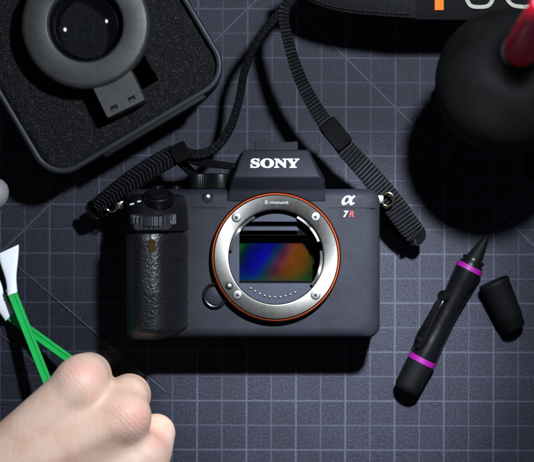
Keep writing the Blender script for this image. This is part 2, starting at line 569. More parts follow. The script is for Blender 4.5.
fm = mat('clear_film', (1, 1, 1), 0.08, **{'IOR': 1.45})
nt = fm.node_tree; tr = nt.nodes.new('ShaderNodeBsdfTransparent'); tr.inputs[0].default_value = (0.93, 0.94, 0.95, 1)
gs = nt.nodes.new('ShaderNodeBsdfGlossy'); gs.inputs['Roughness'].default_value = 0.12
fr = nt.nodes.new('ShaderNodeFresnel'); fr.inputs[0].default_value = 1.22
ms = nt.nodes.new('ShaderNodeMixShader')
nt.links.new(fr.outputs[0], ms.inputs[0]); nt.links.new(tr.outputs[0], ms.inputs[1]); nt.links.new(gs.outputs[0], ms.inputs[2])
nt.links.new(ms.outputs[0], nt.nodes['Material Output'].inputs['Surface'])
M['film'] = fm
nt = gl.node_tree; tr = nt.nodes.new('ShaderNodeBsdfTransparent'); tr.inputs[0].default_value = (0.86, 0.87, 0.9, 1)
gs = nt.nodes.new('ShaderNodeBsdfGlossy'); gs.inputs['Roughness'].default_value = 0.03
fr = nt.nodes.new('ShaderNodeFresnel'); fr.inputs[0].default_value = 1.5
ms = nt.nodes.new('ShaderNodeMixShader')
nt.links.new(fr.outputs[0], ms.inputs[0]); nt.links.new(tr.outputs[0], ms.inputs[1]); nt.links.new(gs.outputs[0], ms.inputs[2])
nt.links.new(ms.outputs[0], nt.nodes['Material Output'].inputs['Surface'])
M['film_edge'] = mat('film_edge', (0.05, 0.05, 0.055), 0.4)

# ================================================================== the cutting mat (setting)
mb = MB(); mb.loft([rrect(620, 470, 8, z=-3), rrect(620, 470, 8, z=-0.5), rrect(619, 469, 8, z=0)])
g = mb.build('cutting_mat', M['mat'], smooth=0)
g['kind'] = 'structure'
g['label'] = 'dark grey self-healing cutting mat printed with a half-inch grid'

# ================================================================== mirrorless camera body
CX, CY = 4.41, -12.74           # mount centre
camr = thing('mirrorless_camera', 'black mirrorless camera body without lens lying on its back in the middle', 'camera', (-8, -16, 0))
FZ = 42.0
# shell with a round opening under the mount
XL, XR, YB, YT = -69.8, 55.8, -52.8, 20.8
def outline(ins, z):
    cx, cy = (XL + XR) / 2, (YB + YT) / 2
    W, H = XR - XL - 2 * ins, YT - YB - 2 * ins
    pts = rrect(W, H, max(0.6, 6.0 - ins), (cx, cy), 10, z)
    out = []
    for a, b in zip(pts, pts[1:] + pts[:1]):
        k = max(1, int((b - a).length / 1.5))
        k = k if (b - a).length > 2 else 1
        out += [a.lerp(b, i / k) for i in range(k)]
    return out
base = outline(0, 0)
def out_scaled(ins, z):
    cx, cy = (XL + XR) / 2, (YB + YT) / 2
    r = []
    for p in base:
        q = Vector((p.x - cx, p.y - cy, 0))
        q.x *= 1 - ins * (1.7 if q.x > 0 else 1.0) / ((XR - XL) / 2); q.y *= 1 - ins / ((YT - YB) / 2)
        r.append(Vector((cx + q.x, cy + q.y, z)))
    return r
rings = [out_scaled(2, 3), out_scaled(0, 5), out_scaled(0, FZ - 5.4)]
for k in range(1, 8):
    a = k / 7 * math.pi / 2
    rings.append(out_scaled(5.4 * (1 - math.cos(a)), FZ - 5.4 + 5.4 * math.sin(a)))
def to_circle(r, z):
    o = []
    for p in rings[-1]:
        a = math.atan2(p.y - CY, p.x - CX)
        o.append(Vector((CX + r * math.cos(a), CY + r * math.sin(a), z)))
    return o
rings += [to_circle(28.5, FZ), to_circle(28.0, FZ - 0.5), to_circle(28.0, 24)]
mb = MB(); mb.rings(rings, True, True)
mb.build('body', M['body'], camr, 30)
# rear screen panel on which it rests
mb = MB(); mb.loft([rrect(76, 58, 4, (-2, -18), z=0), rrect(78, 60, 4, (-2, -18), z=0.6), rrect(78, 60, 4, (-2, -18), z=3)])
mb.build('rear_screen', M['satin'], camr)
# seam between top cover and front plate
sy = 11.4
mb = MB(); mb.box(((-36.5 - 19.5) / 2, sy, FZ), (17, 0.4, 0.12)); mb.build('seam', M['seam'], camr, 0)
mb = MB(); mb.box(((30.8 + 53.5) / 2, sy, FZ), (22.7, 0.4, 0.12)); mb.build('seam', M['seam'], camr, 0)

# ---- hand grip
def zpk(y):
    return interp(y, [-53, -50, -30, -4, 0.5, 8, 13, 17, 19.5], [53, 56.5, 58.5, 59, 57.5, 54.5, 51.5, 48.5, 46])
def grip_h(x, y):
    u = (x + 70.6) / 34.4
    if u < 0.42: f = max(0.0, 1 - ((0.42 - u) / 0.42) ** 2.9) ** 0.5
    else: f = 0.5 + 0.5 * math.cos(math.pi * min(1, ((u - 0.42) / 0.58) ** 1.15))
    zb = 41.2 if u > 0.3 else lerp(22, 41.2, u / 0.3)
    return zb + (zpk(y) - zb) * f
def grip_part(name, y0, y1, material, lo_round, hi_round, nx=56):
    ny = int((y1 - y0) / 0.9) + 2
    rs = []
    ys = [lerp(y0, y1, i / (ny - 1)) for i in range(ny)]
    def drop(y):
        d = 0
        if lo_round and y - y0 < lo_round: t = 1 - (y - y0) / lo_round; d = 1 - math.sqrt(max(0, 1 - t * t))
        if hi_round and y1 - y < hi_round: t = 1 - (y1 - y) / hi_round; d = max(d, 1 - math.sqrt(max(0, 1 - t * t)))
        return d
    # denser rows at rounded ends
    ys = sorted(set([round(y, 4) for y in ys] + ([y0 + lo_round * (1 - math.cos(k / 8 * math.pi / 2)) for k in range(9)] if lo_round else []) +
                    ([y1 - hi_round * (1 - math.cos(k / 8 * math.pi / 2)) for k in range(9)] if hi_round else [])))
    for y in ys:
        d = drop(y); ring = [Vector((-70.6, y, 6))]
        for i in range(nx + 1):
            x = lerp(-70.6, -36.4, (i / nx))
            # pull the left edge in near a rounded end
            z = grip_h(x, y)
            z = z - d * (7.0 if lo_round > 4 and y < y0 + lo_round else 3.6)
            u_r = (x + 70.6) / 34.2; lift = 3.5 * smooth01((u_r - 0.45) / 0.55) * max(0, 1 - (y - y0) / 7) if lo_round > 2 else 0
            ring.append(Vector((x + (1.6 * d if x < -66 else 0), y + lift, max(z, 8))))
        ring.append(Vector((-36.4, y + (3.5 * max(0, 1 - (y - y0) / 7) if lo_round > 2 else 0), 30)))
        rs.append(ring)
    mb = MB(); mb.rings(rs, True, True)
    return mb.build(name, material, camr, 45)
grip_part('grip', -53.2, -0.7, M['leather'], 6.0, 0.8)
grip_part('grip_top', -0.4, 18.4, M['satin'], 0.8, 3.0)
# infrared window in the grip
c = P(152, 245.5, 59.3)
mb = MB(); mb.loft([rrect(3.4, 6.2, 1.4, (c.x, c.y), z=57.6), rrect(3.4, 6.2, 1.4, (c.x, c.y), z=59.35), rrect(2.8, 5.6, 1.2, (c.x, c.y), z=59.6)])
mb.build('remote_window', mat('smoked_window', (0.03, 0.018, 0.004), 0.15), camr)
# lip under the dial
c = P(152.5, 226.5, 57.5)
mb = MB(); mb.loft([rrect(19, 4.4, 2, (c.x, c.y), z=54), rrect(19, 4.4, 2, (c.x, c.y), z=57.6), rrect(17.6, 3.2, 1.5, (c.x, c.y + .2), z=58.2)])
mb.build('dial_rest', M['gloss'], camr)
# front dial, knurled
c = P(152, 218.8, 58)
def knurl(j, r, z): return 0.0 if (j % 4) in (0, 1) else -1.15
mb = MB(); mb.lathe([(9.2, -2.8), (11.2, -2.3), (11.2, 2.3), (9.2, 2.8)], 112, (c.x, c.y, 49.3), (0, 1, 0.12), True, True, knurl)
mb.build('front_dial', M['dial'], camr, 25)
# shutter button with its power ring
c = P(158, 195.0, 48.4); ax = Vector((0, 0.90, 0.43)).normalized()
mb = MB(); mb.lathe([(7.6, -4), (7.6, -0.2), (7.0, 0.4), (5.4, 0.5), (5.2, 0.1)], 48, c, ax, True, True)
for k in range(1): mb.box(c + Vector((5.8, -3.2, 2.6)), (4.0, 2.6, 2.0), Euler((-0.9, 0, -0.5)).to_matrix())
mb.build('power_switch', M['black'], camr)
mb = MB(); mb.lathe([(4.9, -1), (4.9, 0.8), (4.3, 1.2), (2.4, 1.0), (0.01, 0.8)], 40, c, ax, True, False)
mb.build('shutter_button', M['satin'], camr)
for (qx, qy, ln) in ((132.5, 203.8, 3.4), (138.6, 201.4, 1.8)):
    q = P(qx, qy, 53.6); z = grip_h(q.x, q.y)
    mb = MB(); mb.box((q.x, q.y, z + 0.05), (ln, 0.8, 0.4), Euler((-0.42, -0.1, 0.2)).to_matrix()); mb.build('switch_mark', M['white'], camr, 0)
# autofocus lamp
c = P(207.5, 197, FZ)
mb = MB(); mb.lathe([(2.7, -1), (2.7, 0.35), (2.1, 0.35), (2.0, -0.1)], 32, (c.x, c.y, FZ)); lampo = mb.build('focus_lamp', M['black'], camr)
mb = MB(); mb.lathe([(2.0, -0.3), (1.6, 0.2), (0.9, 0.5), (0.01, 0.6)], 28, (c.x, c.y, FZ)); mb.build('lamp_lens', M['steel'], lampo)
# mode dial and buttons on the top side (their axes run up the picture)
c = P(208.5, 181, 27)
def kn2(j, r, z): return -0.35 * (j % 2) if r > 9.5 else 0
mb = MB(); mb.lathe([(8.8, -4.2), (10.1, -3.8), (10.2, -2.9), (10.2, 2.6), (10.1, 3.1), (9.3, 3.6), (8.5, 3.7)], 110, (c.x, c.y - 0.1, 27), (0, 1, 0), True, True, kn2)
mb.build('mode_dial', M['black'], camr, 25)
for px, rr in ((157, 3.4), (176, 2.8)):
    c = P(px, 187.3, 30)
    mb = MB(); mb.lathe([(rr, -2.4), (rr, 0.5), (rr - 0.5, 0.9)], 32, (c.x, c.y, 30), (0, 1, 0), True, True); mb.build('custom_button', M['black'], camr)

# ---- viewfinder housing
A1, A2 = P(243.5, 149.6, 47), P(308, 149.6, 47)
B1, B2 = P(233.5, 177, 52.5), P(320, 177, 52.5)
G1, G2 = P(229, 190, 44.2), P(323.5, 190, 44.2)
C1, C2 = P(226, 202, 42.3), P(326.5, 202, 42.3)
def dn(p, z, k=0): return Vector((p.x + k, p.y, z))
row = [(A1, A2, 2), (B1, B2, 4), (G1, G2, 2), (C1, C2, 1)]
rs_ = [[l, r_, dn(r_, 12, k), dn(l, 12, -k)] for l, r_, k in row]
vs = [p for q in rs_ for p in q]
fs = [(0, 1, 2, 3), (12, 13, 14, 15)] + [(i * 4 + j, i * 4 + (j + 1) % 4, (i + 1) * 4 + (j + 1) % 4, (i + 1) * 4 + j) for i in range(3) for j in range(4)]
mb = MB(); mb.add(vs, fs); hump = mb.build('viewfinder_housing', M['hump'], camr, 30, bevel=1.1, seg=3)
nrm = (B2 - B1).cross(A1 - B1).normalized()
if nrm.z < 0: nrm = -nrm
yv = nrm.cross(Vector((1, 0, 0))).normalized()
R = Matrix((Vector((1, 0, 0)), yv, nrm)).transposed()
def on_plane(px, py):
    h = 50
    for _ in range(12):
        p = P(px, py, h); h = A1.z - (nrm.x * (p.x - A1.x) + nrm.y * (p.y - A1.y)) / nrm.z
    return P(px, py, h)
LOGO_LOC = on_plane(275, 163.3)
# hot shoe
c = P(276.5, 146.5, 30)
mb = MB(); mb.box((c.x, c.y, 30), (21.5, 4.5, 3)); hs = mb.build('hot_shoe', M['body'], camr, 0, bevel=0.4)
for s in (-1, 1):
    mb = MB(); mb.box((c.x + s * 9.4, c.y + 0.4, 26), (2.2, 4.4, 8)); mb.build('shoe_rail', M['body'], hs, 0, bevel=0.2)

# ---- lens mount
mo = bpy.data.objects.new('lens_mount', None)
mb = MB(); mb.lathe([(23.0, 42.6), (23.0, 45.7), (23.4, 46.2), (24.2, 46.35), (30.0, 46.35), (30.45, 46.05), (30.6, 45.4), (30.6, 40.2)], 128, (0, 0, 0))
mount = MB(); mount.v = [p + Vector((0, 0, 0)) for p in mb.v]; mount.f = mb.f
me_o = mount.build('lens_mount', M['ring'], None, 30)
me_o.parent = camr; me_o.location = (Vector((CX, CY, 1.8)) - Vector((-8, -16, 0))) * MM
mb = MB(); mb.lathe([(30.7, 39.5), (30.7, 45.5), (31.1, 45.5), (31.6, 45.0), (31.9, 44.0), (32.0, 42.6), (31.8, 42.2), (31.6, 39.5)], 128)
oo = mb.build('orange_ring', M['orange'], None, 40); oo.parent = me_o
def arc_block(name, r0, r1, z0, z1, a0, a1, material, parent, n=20):
    mb = MB(); rs = []
    for i in range(n + 1):
        a = math.radians(lerp(a0, a1, i / n)); cs, sn = math.cos(a), math.sin(a)
        rs.append([Vector((r * cs, r * sn, z)) for r, z in ((r0, z0), (r1, z0), (r1, z1), (r0, z1))])
    mb.rings(rs); o = mb.build(name, material, None, 30); o.parent = parent; return o
for a0, a1 in ((118, 172), (20, 62), (-38, 8)):
    arc_block('bayonet_tab', 21.6, 23.1, 43.6, 45.0, a0, a1, M['ring'], me_o)
def local_cam(px, py, h):      # relative to the mount centre
    p = P(px, py, h); return Vector((p.x - CX, p.y - CY, h))
for (px, py, rot) in ((236.4, 217.6, 30), (315.4, 217, 70), (315.4, 295, 40), (237.4, 295, 80)):
    p = local_cam(px, py, 46.3)
    mb = MB(); mb.lathe([(2.35, -0.9), (2.35, 0.06), (2.05, 0.24), (1.6, 0.3)], 28, p, (0, 0, 1), False, True)
    s_ = mb.build('screw', M['screw'], None, 30); s_.parent = me_o
    for q in (0, 90):
        mb = MB(); mb.box(p + Vector((0, 0, 0.3)), (2.0, 0.5, 0.1), Euler((0, 0, math.radians(rot + q))).to_matrix())
        t_ = mb.build('slot', M['seam'], None, 0); t_.parent = s_
p = local_cam(229.2, 286, 46.3)
mb = MB(); mb.lathe([(1.9, -0.5), (1.9, 0.05), (1.5, 0.05), (1.5, -0.4)], 24, p); t_ = mb.build('lock_pin_hole', M['seam'], None, 30); t_.parent = me_o
mb = MB(); mb.lathe([(1.3, -0.5), (1.3, 0.7), (0.8, 1.0), (0.01, 1.05)], 24, p); t_ = mb.build('lock_pin', M['steel'], None, 30); t_.parent = me_o
# throat: black chamber wall and floor
mb = MB(); mb.lathe([(23.3, 45), (23.3, 24), (0.01, 24)], 96); t_ = mb.build('throat', M['matte_black'], None, 30); t_.parent = me_o
# grey baffle plate with its rectangular opening and the slot above it
PZ = 42.6
def plate(name, poly_fn, z, material):
    mb = MB(); poly = poly_fn
    mb.rings([[Vector((x, y, z - 1.2)) for x, y in poly], [Vector((x, y, z)) for x, y in poly]])
    o = mb.build(name, material, None, 0); o.parent = me_o; return o
RB = 23.05
ox0, ox1, oy0, oy1 = -18.0, 19.2, -12.9, 13.4
def arc_pts(a0, a1, n=40, r=RB): return [(r * math.cos(math.radians(lerp(a0, a1, i / n))), r * math.sin(math.radians(lerp(a0, a1, i / n)))) for i in range(n + 1)]
def ang(y): return math.degrees(math.asin(y / RB))
# lower shelf carrying the contacts
plate('contact_shelf', arc_pts(180 - ang(oy0), 360 + ang(oy0)) + [(16.5, oy0), (14.0, oy0 + 0.0)], PZ, M['baffle'])
# left flank
xa = math.degrees(math.acos(ox0 / RB))
plate('baffle_flank', [(ox0, oy0 + 0.02)] + [(ox0, 13.0)] + [(-math.sqrt(RB ** 2 - y * y), y) for y in np.linspace(13.0, oy0 + 0.02, 24)], PZ - 0.3, M['baffle'])
# band above the opening, and the rim of the throat at the top
plate('baffle_band', [(-16.6, 13.0), (11.5, 13.0), (10.2, 14.9), (-15.2, 14.9)], PZ, M['baffle'])
plate('upper_baffle', [(x, 17.4) for x in (-12, 12)] + [(r_[0], r_[1]) for r_ in arc_pts(56, 124, 20, 21.2)], PZ, M['baffle'])
plate('added_light_block', [(-19.5, 10.6), (19.5, 10.6), (13.5, 18.6), (-13.5, 18.6)], 38.0, M['matte_black'])  # extra plate added below the slot to keep lamp light off the sensor
for k in range(10):
    a = math.radians(lerp(-129, -61.5, k / 9)); r = 19.7
    mb = MB(); mb.lathe([(0.62, -0.6), (0.62, 0.35), (0.4, 0.62), (0.01, 0.7)], 14, (r * math.cos(a), r * math.sin(a), PZ))
    o = mb.build('contact_pin', M['gold'], None, 40); o.parent = me_o
# sensor and its frame
mb = MB(); mb.box((0, 0, 28.6), (36, 24, 1.2)); sn_ = mb.build('sensor', M['sensor'], None, 0); sn_.parent = me_o
mb = MB()
for (cx, cy, sx, sy_) in ((0, 13.0, 40, 2), (0, -13.0, 40, 2), (-19, 0, 2, 24), (19, 0, 2, 24)): mb.box((cx, cy, 28.4), (sx, sy_, 2.0))
f_ = mb.build('sensor_frame', M['matte_black'], None, 0); f_.parent = me_o
# lens release button
c = P(215, 295.5, 44)
mb = MB(); mb.tube([Vector((c.x + 5.2 * math.cos(a), c.y + 5.6 * math.sin(a), 43.3)) for a in np.linspace(0, 2 * math.pi, 41)], 0.85, 10)
rb = mb.build('release_button', M['black'], camr)
mb = MB(); mb.lathe([(4.7, -1), (4.7, 0.6), (4.0, 1.1), (0.01, 1.3)], 32, (c.x, c.y, FZ)); mb.build('button_cap', M['body'], rb)
# lettering
text_mesh('maker_lettering', '\U0001D412\U0001D40E\U0001D40D\U0001D418', M['white'], hump, LOGO_LOC + nrm * 0.1, 6.6, 1.32, 1.0, R, 0.1, offset=0.16)
c = P(348.5, 200.2, FZ)
text_mesh('series_emblem', '\U0001D736', M['white'], camr, (c.x, c.y, FZ + 0.05), 9.2, 1.05, 0.95, None, 0.1, offset=0.14)
c = P(349, 214, FZ)
mb = MB(); mb.box((c.x, c.y, FZ), (9.8, 4.4, 0.12)); bd = mb.build('model_badge', M['badge'], camr, 0)
c = P(346, 214, FZ); text_mesh('badge_digit', '7', M['white'], bd, (c.x, c.y, FZ + 0.12), 4.3, 1.0, 1.0, None, 0.06, offset=0.10, shear=0.2)
c = P(351.8, 214, FZ); text_mesh('badge_letter', 'R', M['red_print'], bd, (c.x, c.y, FZ + 0.12), 4.1, 1.0, 1.0, None, 0.06, offset=0.11, shear=0.15)
t_ = text_mesh('mount_lettering', 'E-mount', M['etch'], None, (CX + 0.4, CY + 26.8, 48.15), 2.3, 1.45, 1.0, None, 0.03)
t_.parent = camr; t_.location = -Vector((-8, -16, 0)) * MM
# strap lugs
def lug(px, py, h, side):
    c = P(px, py, h)
    mb = MB(); mb.box((c.x - side * 2.2, c.y, h), (4.6, 4.2, 2.6)); lg = mb.build('strap_lug', M['steel'], camr, 30, bevel=0.5)
    pts = [c + Vector((side * 2.0 + 3.3 * math.cos(a) * 0.9, 3.3 * math.sin(a), 1.4 * math.sin(a + 0.6) + 0.6)) for a in np.linspace(0, 2 * math.pi, 33)]
    mb = MB(); mb.tube(pts, 0.62, 10, False); mb.build('split_ring', M['brass'], lg)
    return c
lug(383.5, 199.5, 33, 1)
lug(115.5, 205, 27, -1)

# ================================================================== neck strap
st = thing('neck_strap', 'black woven neck strap looped from both sides of the camera to its padded top', 'strap', P(330, 60, 0))
# right branch: wide ribbed webbing by the lug, keeper, then up to the pad
mb = MB()
ribbon(mb, [P(413, 231, 22), P(404, 219, 25), P(390, 200, 28), P(368, 173, 35), P(345, 148, 40)], [11.2, 11.6, 11.0, 10.2, 9.6], 1.3, [-6, -4, 4, 8, 8], 2.0, 0.8)
mb.build('webbing', M['web'], st, 60, extra=M['rib_sheen_fleck'])
mb = MB()
ribbon(mb, [P(413.5, 231.6, 21.5), P(415.5, 235, 18), P(409, 233, 14.5), P(400, 225, 14), P(391, 214, 17), P(387, 204, 25)], [11.2, 10.8, 10.4, 10, 10, 9.6], 1.2, [-10, -14, -10, 0, 0, 0], 2.1, 0.3)
mb.build('webbing', M['web'], st, 60, extra=M['rib_sheen_fleck'])
mb = MB()
ribbon(mb, [P(346, 150, 40), P(334, 134, 43), P(318, 112, 46), P(300, 78, 50), P(288, 40, 52), P(284, 12, 52), P(296, -8, 51)], [8.6, 8.2, 7.4, 6.9, 6.3, 6.2, 7], 1.5, [8, 10, 18, 26, 30, 34, 30], 1.8, 0.6)
mb.build('webbing', M['web'], st, 60, extra=M['rib_sheen_fleck'])
d = (P(322, 117, 45) - P(350, 152, 40)).normalized()
cc = P(335.5, 134, 44)
zz = Vector((0, 0, 1)); xx = d.cross(zz).normalized(); zz2 = xx.cross(d)
Rk = Matrix((xx, d, zz2)).transposed()
mb = MB(); mb.loft([[cc + Rk @ Vector((p.x, p.y, z)) for p in rrect(a, b, 1.2)] for a, b, z in ((9.0, 14.4, -1.9), (9.8, 15.2, -1.2), (9.8, 15.2, 1.3), (9.0, 14.4, 2.0))])
kp = mb.build('keeper', M['keeper'], st, 40)
mb = MB()
for k in (-1, 1): mb.box(cc + Rk @ Vector((0, k * 5.4, 2.45)), (8.4, 1.2, 0.9), Rk)
mb.build('keeper_bar', M['keeper'], kp, 30)
# left branch
mb = MB()
ribbon(mb, [P(97, 207, 24), P(106, 200, 28), P(123, 187, 33), P(148, 170, 37), P(175, 154, 39)], [8.6, 9.6, 10.6, 10.6, 10.0], 1.4, [14, 12, 8, 6, 6], 2.1, 1.0, skew=0.45)
mb.build('webbing', M['web'], st, 60, extra=M['rib_sheen_fleck'])
mb = MB()
ribbon(mb, [P(96.5, 207.5, 23.5), P(95, 209.5, 20), P(100, 208, 17.5), P(109, 205, 19), P(114, 203, 25)], [9.6, 10, 10, 9.6, 9], 1.2, 0, 1.9, 0.3)
mb.build('webbing', M['web'], st, 60, extra=M['rib_sheen_fleck'])
d = (P(190, 149, 39) - P(165, 161, 38)).normalized(); cc = P(180, 152.5, 40)
xx = d.cross(Vector((0, 0, 1))).normalized(); Rk = Matrix((xx, d, xx.cross(d))).transposed()
mb = MB(); mb.loft([[cc + Rk @ Vector((p.x, p.y, z)) for p in rrect(a, b, 1.2)] for a, b, z in ((8.2, 7.6, -2.0), (9.2, 8.4, -1.2), (9.2, 8.4, 1.3), (8.2, 7.6, 2.0))])
mb.build('keeper', M['keeper'], st, 40)
mb = MB()
ribbon(mb, [P(180, 151, 40), P(198, 154.5, 38), P(215, 148, 36), P(230, 128, 35), P(239, 100, 37), P(245, 70, 42), P(257, 42, 48), P(275, 18, 51), P(296, -6, 51)], [5.0, 4.8, 4.6, 4.2, 4.0, 4.0, 4.1, 4.4, 5.0], 2.4, [10, 0, -10, -14, -14, -10, -6, 0, 0], 1.5, 0.6, skew=0.9, fleck=True)
mb.build('webbing', M['web'], st, 60, extra=M['rib_sheen_fleck'])
mb = MB()
ribbon(mb, [P(180, 153, 38), P(196, 161, 35), P(214, 164, 33), P(234, 166.5, 32)], [5.6, 4.6, 4.0, 3.6], 1.2, [0, 10, 14, 14], 1.6, 0.15)
mb.build('strap_tail', M['web'], st, 60)
c = P(234.5, 166.5, 32.5)
mb = MB(); mb.box(c, (2.2, 2.6, 2.0)); mb.build('tail_tip', M['black'], st, 0, bevel=0.5)
mb = MB()
ribbon(mb, [P(176, 156, 36), P(186, 167, 30), P(196, 177, 25)], [5.2, 4.6, 4.2], 1.2, 0, 1.6, 0.15)
mb.build('strap_tail', M['web'], st, 60)
# shoulder pad along the top: leather end piece, then the woven pad with lettering
def pad_section(px_path, name, material, hh, wd, th):
    mb = MB(); rs = []
    for (px, py, h, wv) in px_path:
        a = P(px, py, h)
        prof = []
        for j in range(9):
            u = j / 8
            e = math.sin(math.pi * min(1, max(0, u * 6 if u < 0.09 else 1)) / 2)
            prof.append(Vector((a.x - u * wv * 0.06, a.y + u * wv, h + th * (0.5 if j in (0, 8) else 1.0) + 0.6 * math.sin(u * math.pi))))
        for j in range(8, -1, -1):
            u = j / 8
            prof.append(Vector((a.x - u * wv * 0.06, a.y + u * wv, h - th * (0.2 if j in (0, 8) else 0.7) + 0.6 * math.sin(u * math.pi))))
        rs.append(prof)
    mb.rings(rs); return mb.build(name, material, st, 50)
ple = pad_section([(292, -6, 50, 7), (303, -1, 50, 12), (316, 4.5, 50, 18), (332, 10, 51, 24), (352, 13.5, 53, 28), (380, 16, 55, 30), (414, 18.2, 57, 30), (416, 18.2, 57, 29.5)], 'leather_end', M['strap_leather'], 62, 30, 2.2)
pad_section([(414.6, 19.6, 54.5, 33), (440, 19.8, 54, 33), (480, 20.2, 53, 33), (540, 20.5, 52, 33), (600, 20, 50, 33), (660, 18, 46, 33)], 'shoulder_pad', M['pad'], 62, 30, 2.0)
# stitches along the leather edge
def edge_pts(lst, inset, n):
    pts = catmull([P(px, py - inset, h + 3.0) for px, py, h, _ in lst], 10); return resample(pts, n)[0]
sp_ = edge_pts([(303, -1, 50, 0), (316, 4.5, 50, 0), (332, 10, 51, 0), (352, 13.5, 53, 0), (380, 16, 55, 0), (410, 18.0, 57, 0)], 4.2, 2.3)
mb = MB()
for a, b in zip(sp_, sp_[1:]):
    q = a.lerp(b, 0.68); mb.tube([a + Vector((0, 0, -0.5)), a.lerp(q, 0.25), a.lerp(q, 0.75), q + Vector((0, 0, -0.5))], 0.3, 6)
sp2 = resample([P(410, 13.5, 60.3), P(409, -20, 60.3)], 2.3)[0]
for a, b in zip(sp2, sp2[1:]):
    q = a.lerp(b, 0.68); mb.tube([a + Vector((0, 0, -0.5)), a.lerp(q, 0.25), a.lerp(q, 0.75), q + Vector((0, 0, -0.5))], 0.3, 6)
mb.build('stitching', M['stitch'], ple, 40)
# orange mark and cream letters woven into the pad
a, b = P(434.8, 10.0, 57), P(443.6, -16, 57)
mb = MB(); mb.box(((a.x + b.x) / 2, (a.y + b.y) / 2, 56.75), (b.x - a.x, b.y - a.y, 0.7)); mb.build('orange_mark', M['orange_weave'], st, 0)
def letter(name, strokes, x0, py0, wpx, hpx):
    mb = MB()
    for s in strokes:
        pts = catmull([P(x0 + u * wpx, py0 - v * hpx, 57) for u, v in s], 8)
        rs = []
        for i, p in enumerate(pts):
            t = (pts[min(i + 1, len(pts) - 1)] - pts[max(i - 1, 0)]).normalized(); n = Vector((-t.y, t.x, 0)) * 1.0
            rs.append([p + n + Vector((0, 0, -0.6)), p - n + Vector((0, 0, -0.6)), p - n * 0.9 + Vector((0, 0, 0.15)), p + n * 0.9 + Vector((0, 0, 0.15))])
        mb.rings(rs)
    mb.build(name, M['cream'], st, 40)
S_ = [[(0.02, 0.22), (0.18, 0.04), (0.5, 0.0), (0.82, 0.04), (0.98, 0.22), (0.85, 0.42), (0.5, 0.5), (0.15, 0.58), (0.04, 0.76), (0.2, 0.95), (0.5, 1.0), (0.8, 0.96), (0.97, 0.8)]]
O_ = [[(0.5, 0.0), (0.82, 0.07), (1.0, 0.35), (1.0, 0.65), (0.82, 0.93), (0.5, 1.0), (0.18, 0.93), (0.0, 0.65), (0.0, 0.35), (0.18, 0.07), (0.5, 0.0)]]
N_ = [[(0, 0), (0, 0.5), (0, 1)], [(0, 1), (0.5, 0.5), (1, 0)], [(1, 0), (1, 0.5), (1, 1)]]
Y_ = [[(0, 1), (0.25, 0.75), (0.5, 0.45)], [(1, 1), (0.75, 0.75), (0.5, 0.45)], [(0.5, 0.45), (0.5, 0.2), (0.5, 0)]]
for nm, gl_, x0, wpx in (('pad_lettering', S_, 466, 27), ('pad_lettering', O_, 505, 38), ('pad_lettering', N_, 558, 34), ('pad_lettering', Y_, 602, 34)):
    letter(nm, gl_, x0, 7.0, wpx, 36)

# ================================================================== storage case with foam
RIMZ = 42.0
ROT = math.radians(30.8)
ux = Vector((math.cos(ROT), math.sin(ROT), 0)); uy = Vector((-math.sin(ROT), math.cos(ROT), 0))
corner = P(51, 185.5, RIMZ)                 # sharp lower corner of the outline
cw, cl, cr_ = 105.0, 138.0, 15.5
cc = corner + ux * (cw / 2) + uy * (cl / 2)
case = thing('storage_case', 'open black hard case with rounded corners filled with black foam', 'case', (cc.x, cc.y, 0))
def cpoly(ins, z): return rrect(cw - 2 * ins, cl - 2 * ins, cr_ - ins * 0.8, (cc.x, cc.y), 12, z, ROT)
mb = MB(); mb.loft([cpoly(5, 0), cpoly(2.5, 0.8), cpoly(1.6, 4), cpoly(1.0, 30), cpoly(0.9, RIMZ - 5)], True, False)
mb.build('shell', M['case'], case, 50)
mb = MB(); mb.rings([cpoly(0.8, RIMZ - 5.2), cpoly(0.0, RIMZ - 4.6), cpoly(0.0, RIMZ - 0.9), cpoly(0.35, RIMZ - 0.25), cpoly(0.9, RIMZ), cpoly(2.2, RIMZ), cpoly(2.7, RIMZ - 0.4), cpoly(2.8, RIMZ - 5.2)], False, False)
rim = mb.build('rim', M['rim'], case, 50)
# hinge plate along the near long side
hc = corner + ux * (cw * 0.56) - uy * 0.4
mb = MB(); mb.box((hc.x, hc.y, RIMZ - 4.8), (58, 3.2, 8.5), Euler((0, 0, ROT)).to_matrix()); mb.build('hinge', M['case'], case, 30, bevel=0.8)
# loupe place
LC = P(85.5, 24.5, 54); FOZ = 39.0
rad = (P(120, 96, 52) - P(85.5, 24.5, 52)); rad.z = 0; rad.normalize()
tang = Vector((-rad.y, rad.x, 0))
if tang.x < 0: tang = -tang
# foam: coarse open surface with a cut recess for the loupe
mb = MB(); step = 0.75
nx_, ny_ = int((cw - 5.6) / step), int((cl - 5.6) / step)
rng = np.random.RandomState(3)
def vnoise(shape, cell):
    gh, gw = shape[0] // cell + 3, shape[1] // cell + 3
    g_ = rng.rand(gh, gw); yy = np.arange(shape[0]) / cell; xx_ = np.arange(shape[1]) / cell
    y0 = yy.astype(int); x0 = xx_.astype(int); fy = (yy - y0)[:, None]; fx = (xx_ - x0)[None]
    return (g_[y0][:, x0] * (1 - fy) * (1 - fx) + g_[y0 + 1][:, x0] * fy * (1 - fx) + g_[y0][:, x0 + 1] * (1 - fy) * fx + g_[y0 + 1][:, x0 + 1] * fy * fx)
hmap = 0.55 * rng.rand(ny_ + 1, nx_ + 1) + 0.9 * vnoise((ny_ + 1, nx_ + 1), 3) + 0.5 * vnoise((ny_ + 1, nx_ + 1), 14) - 1.0
vs = []
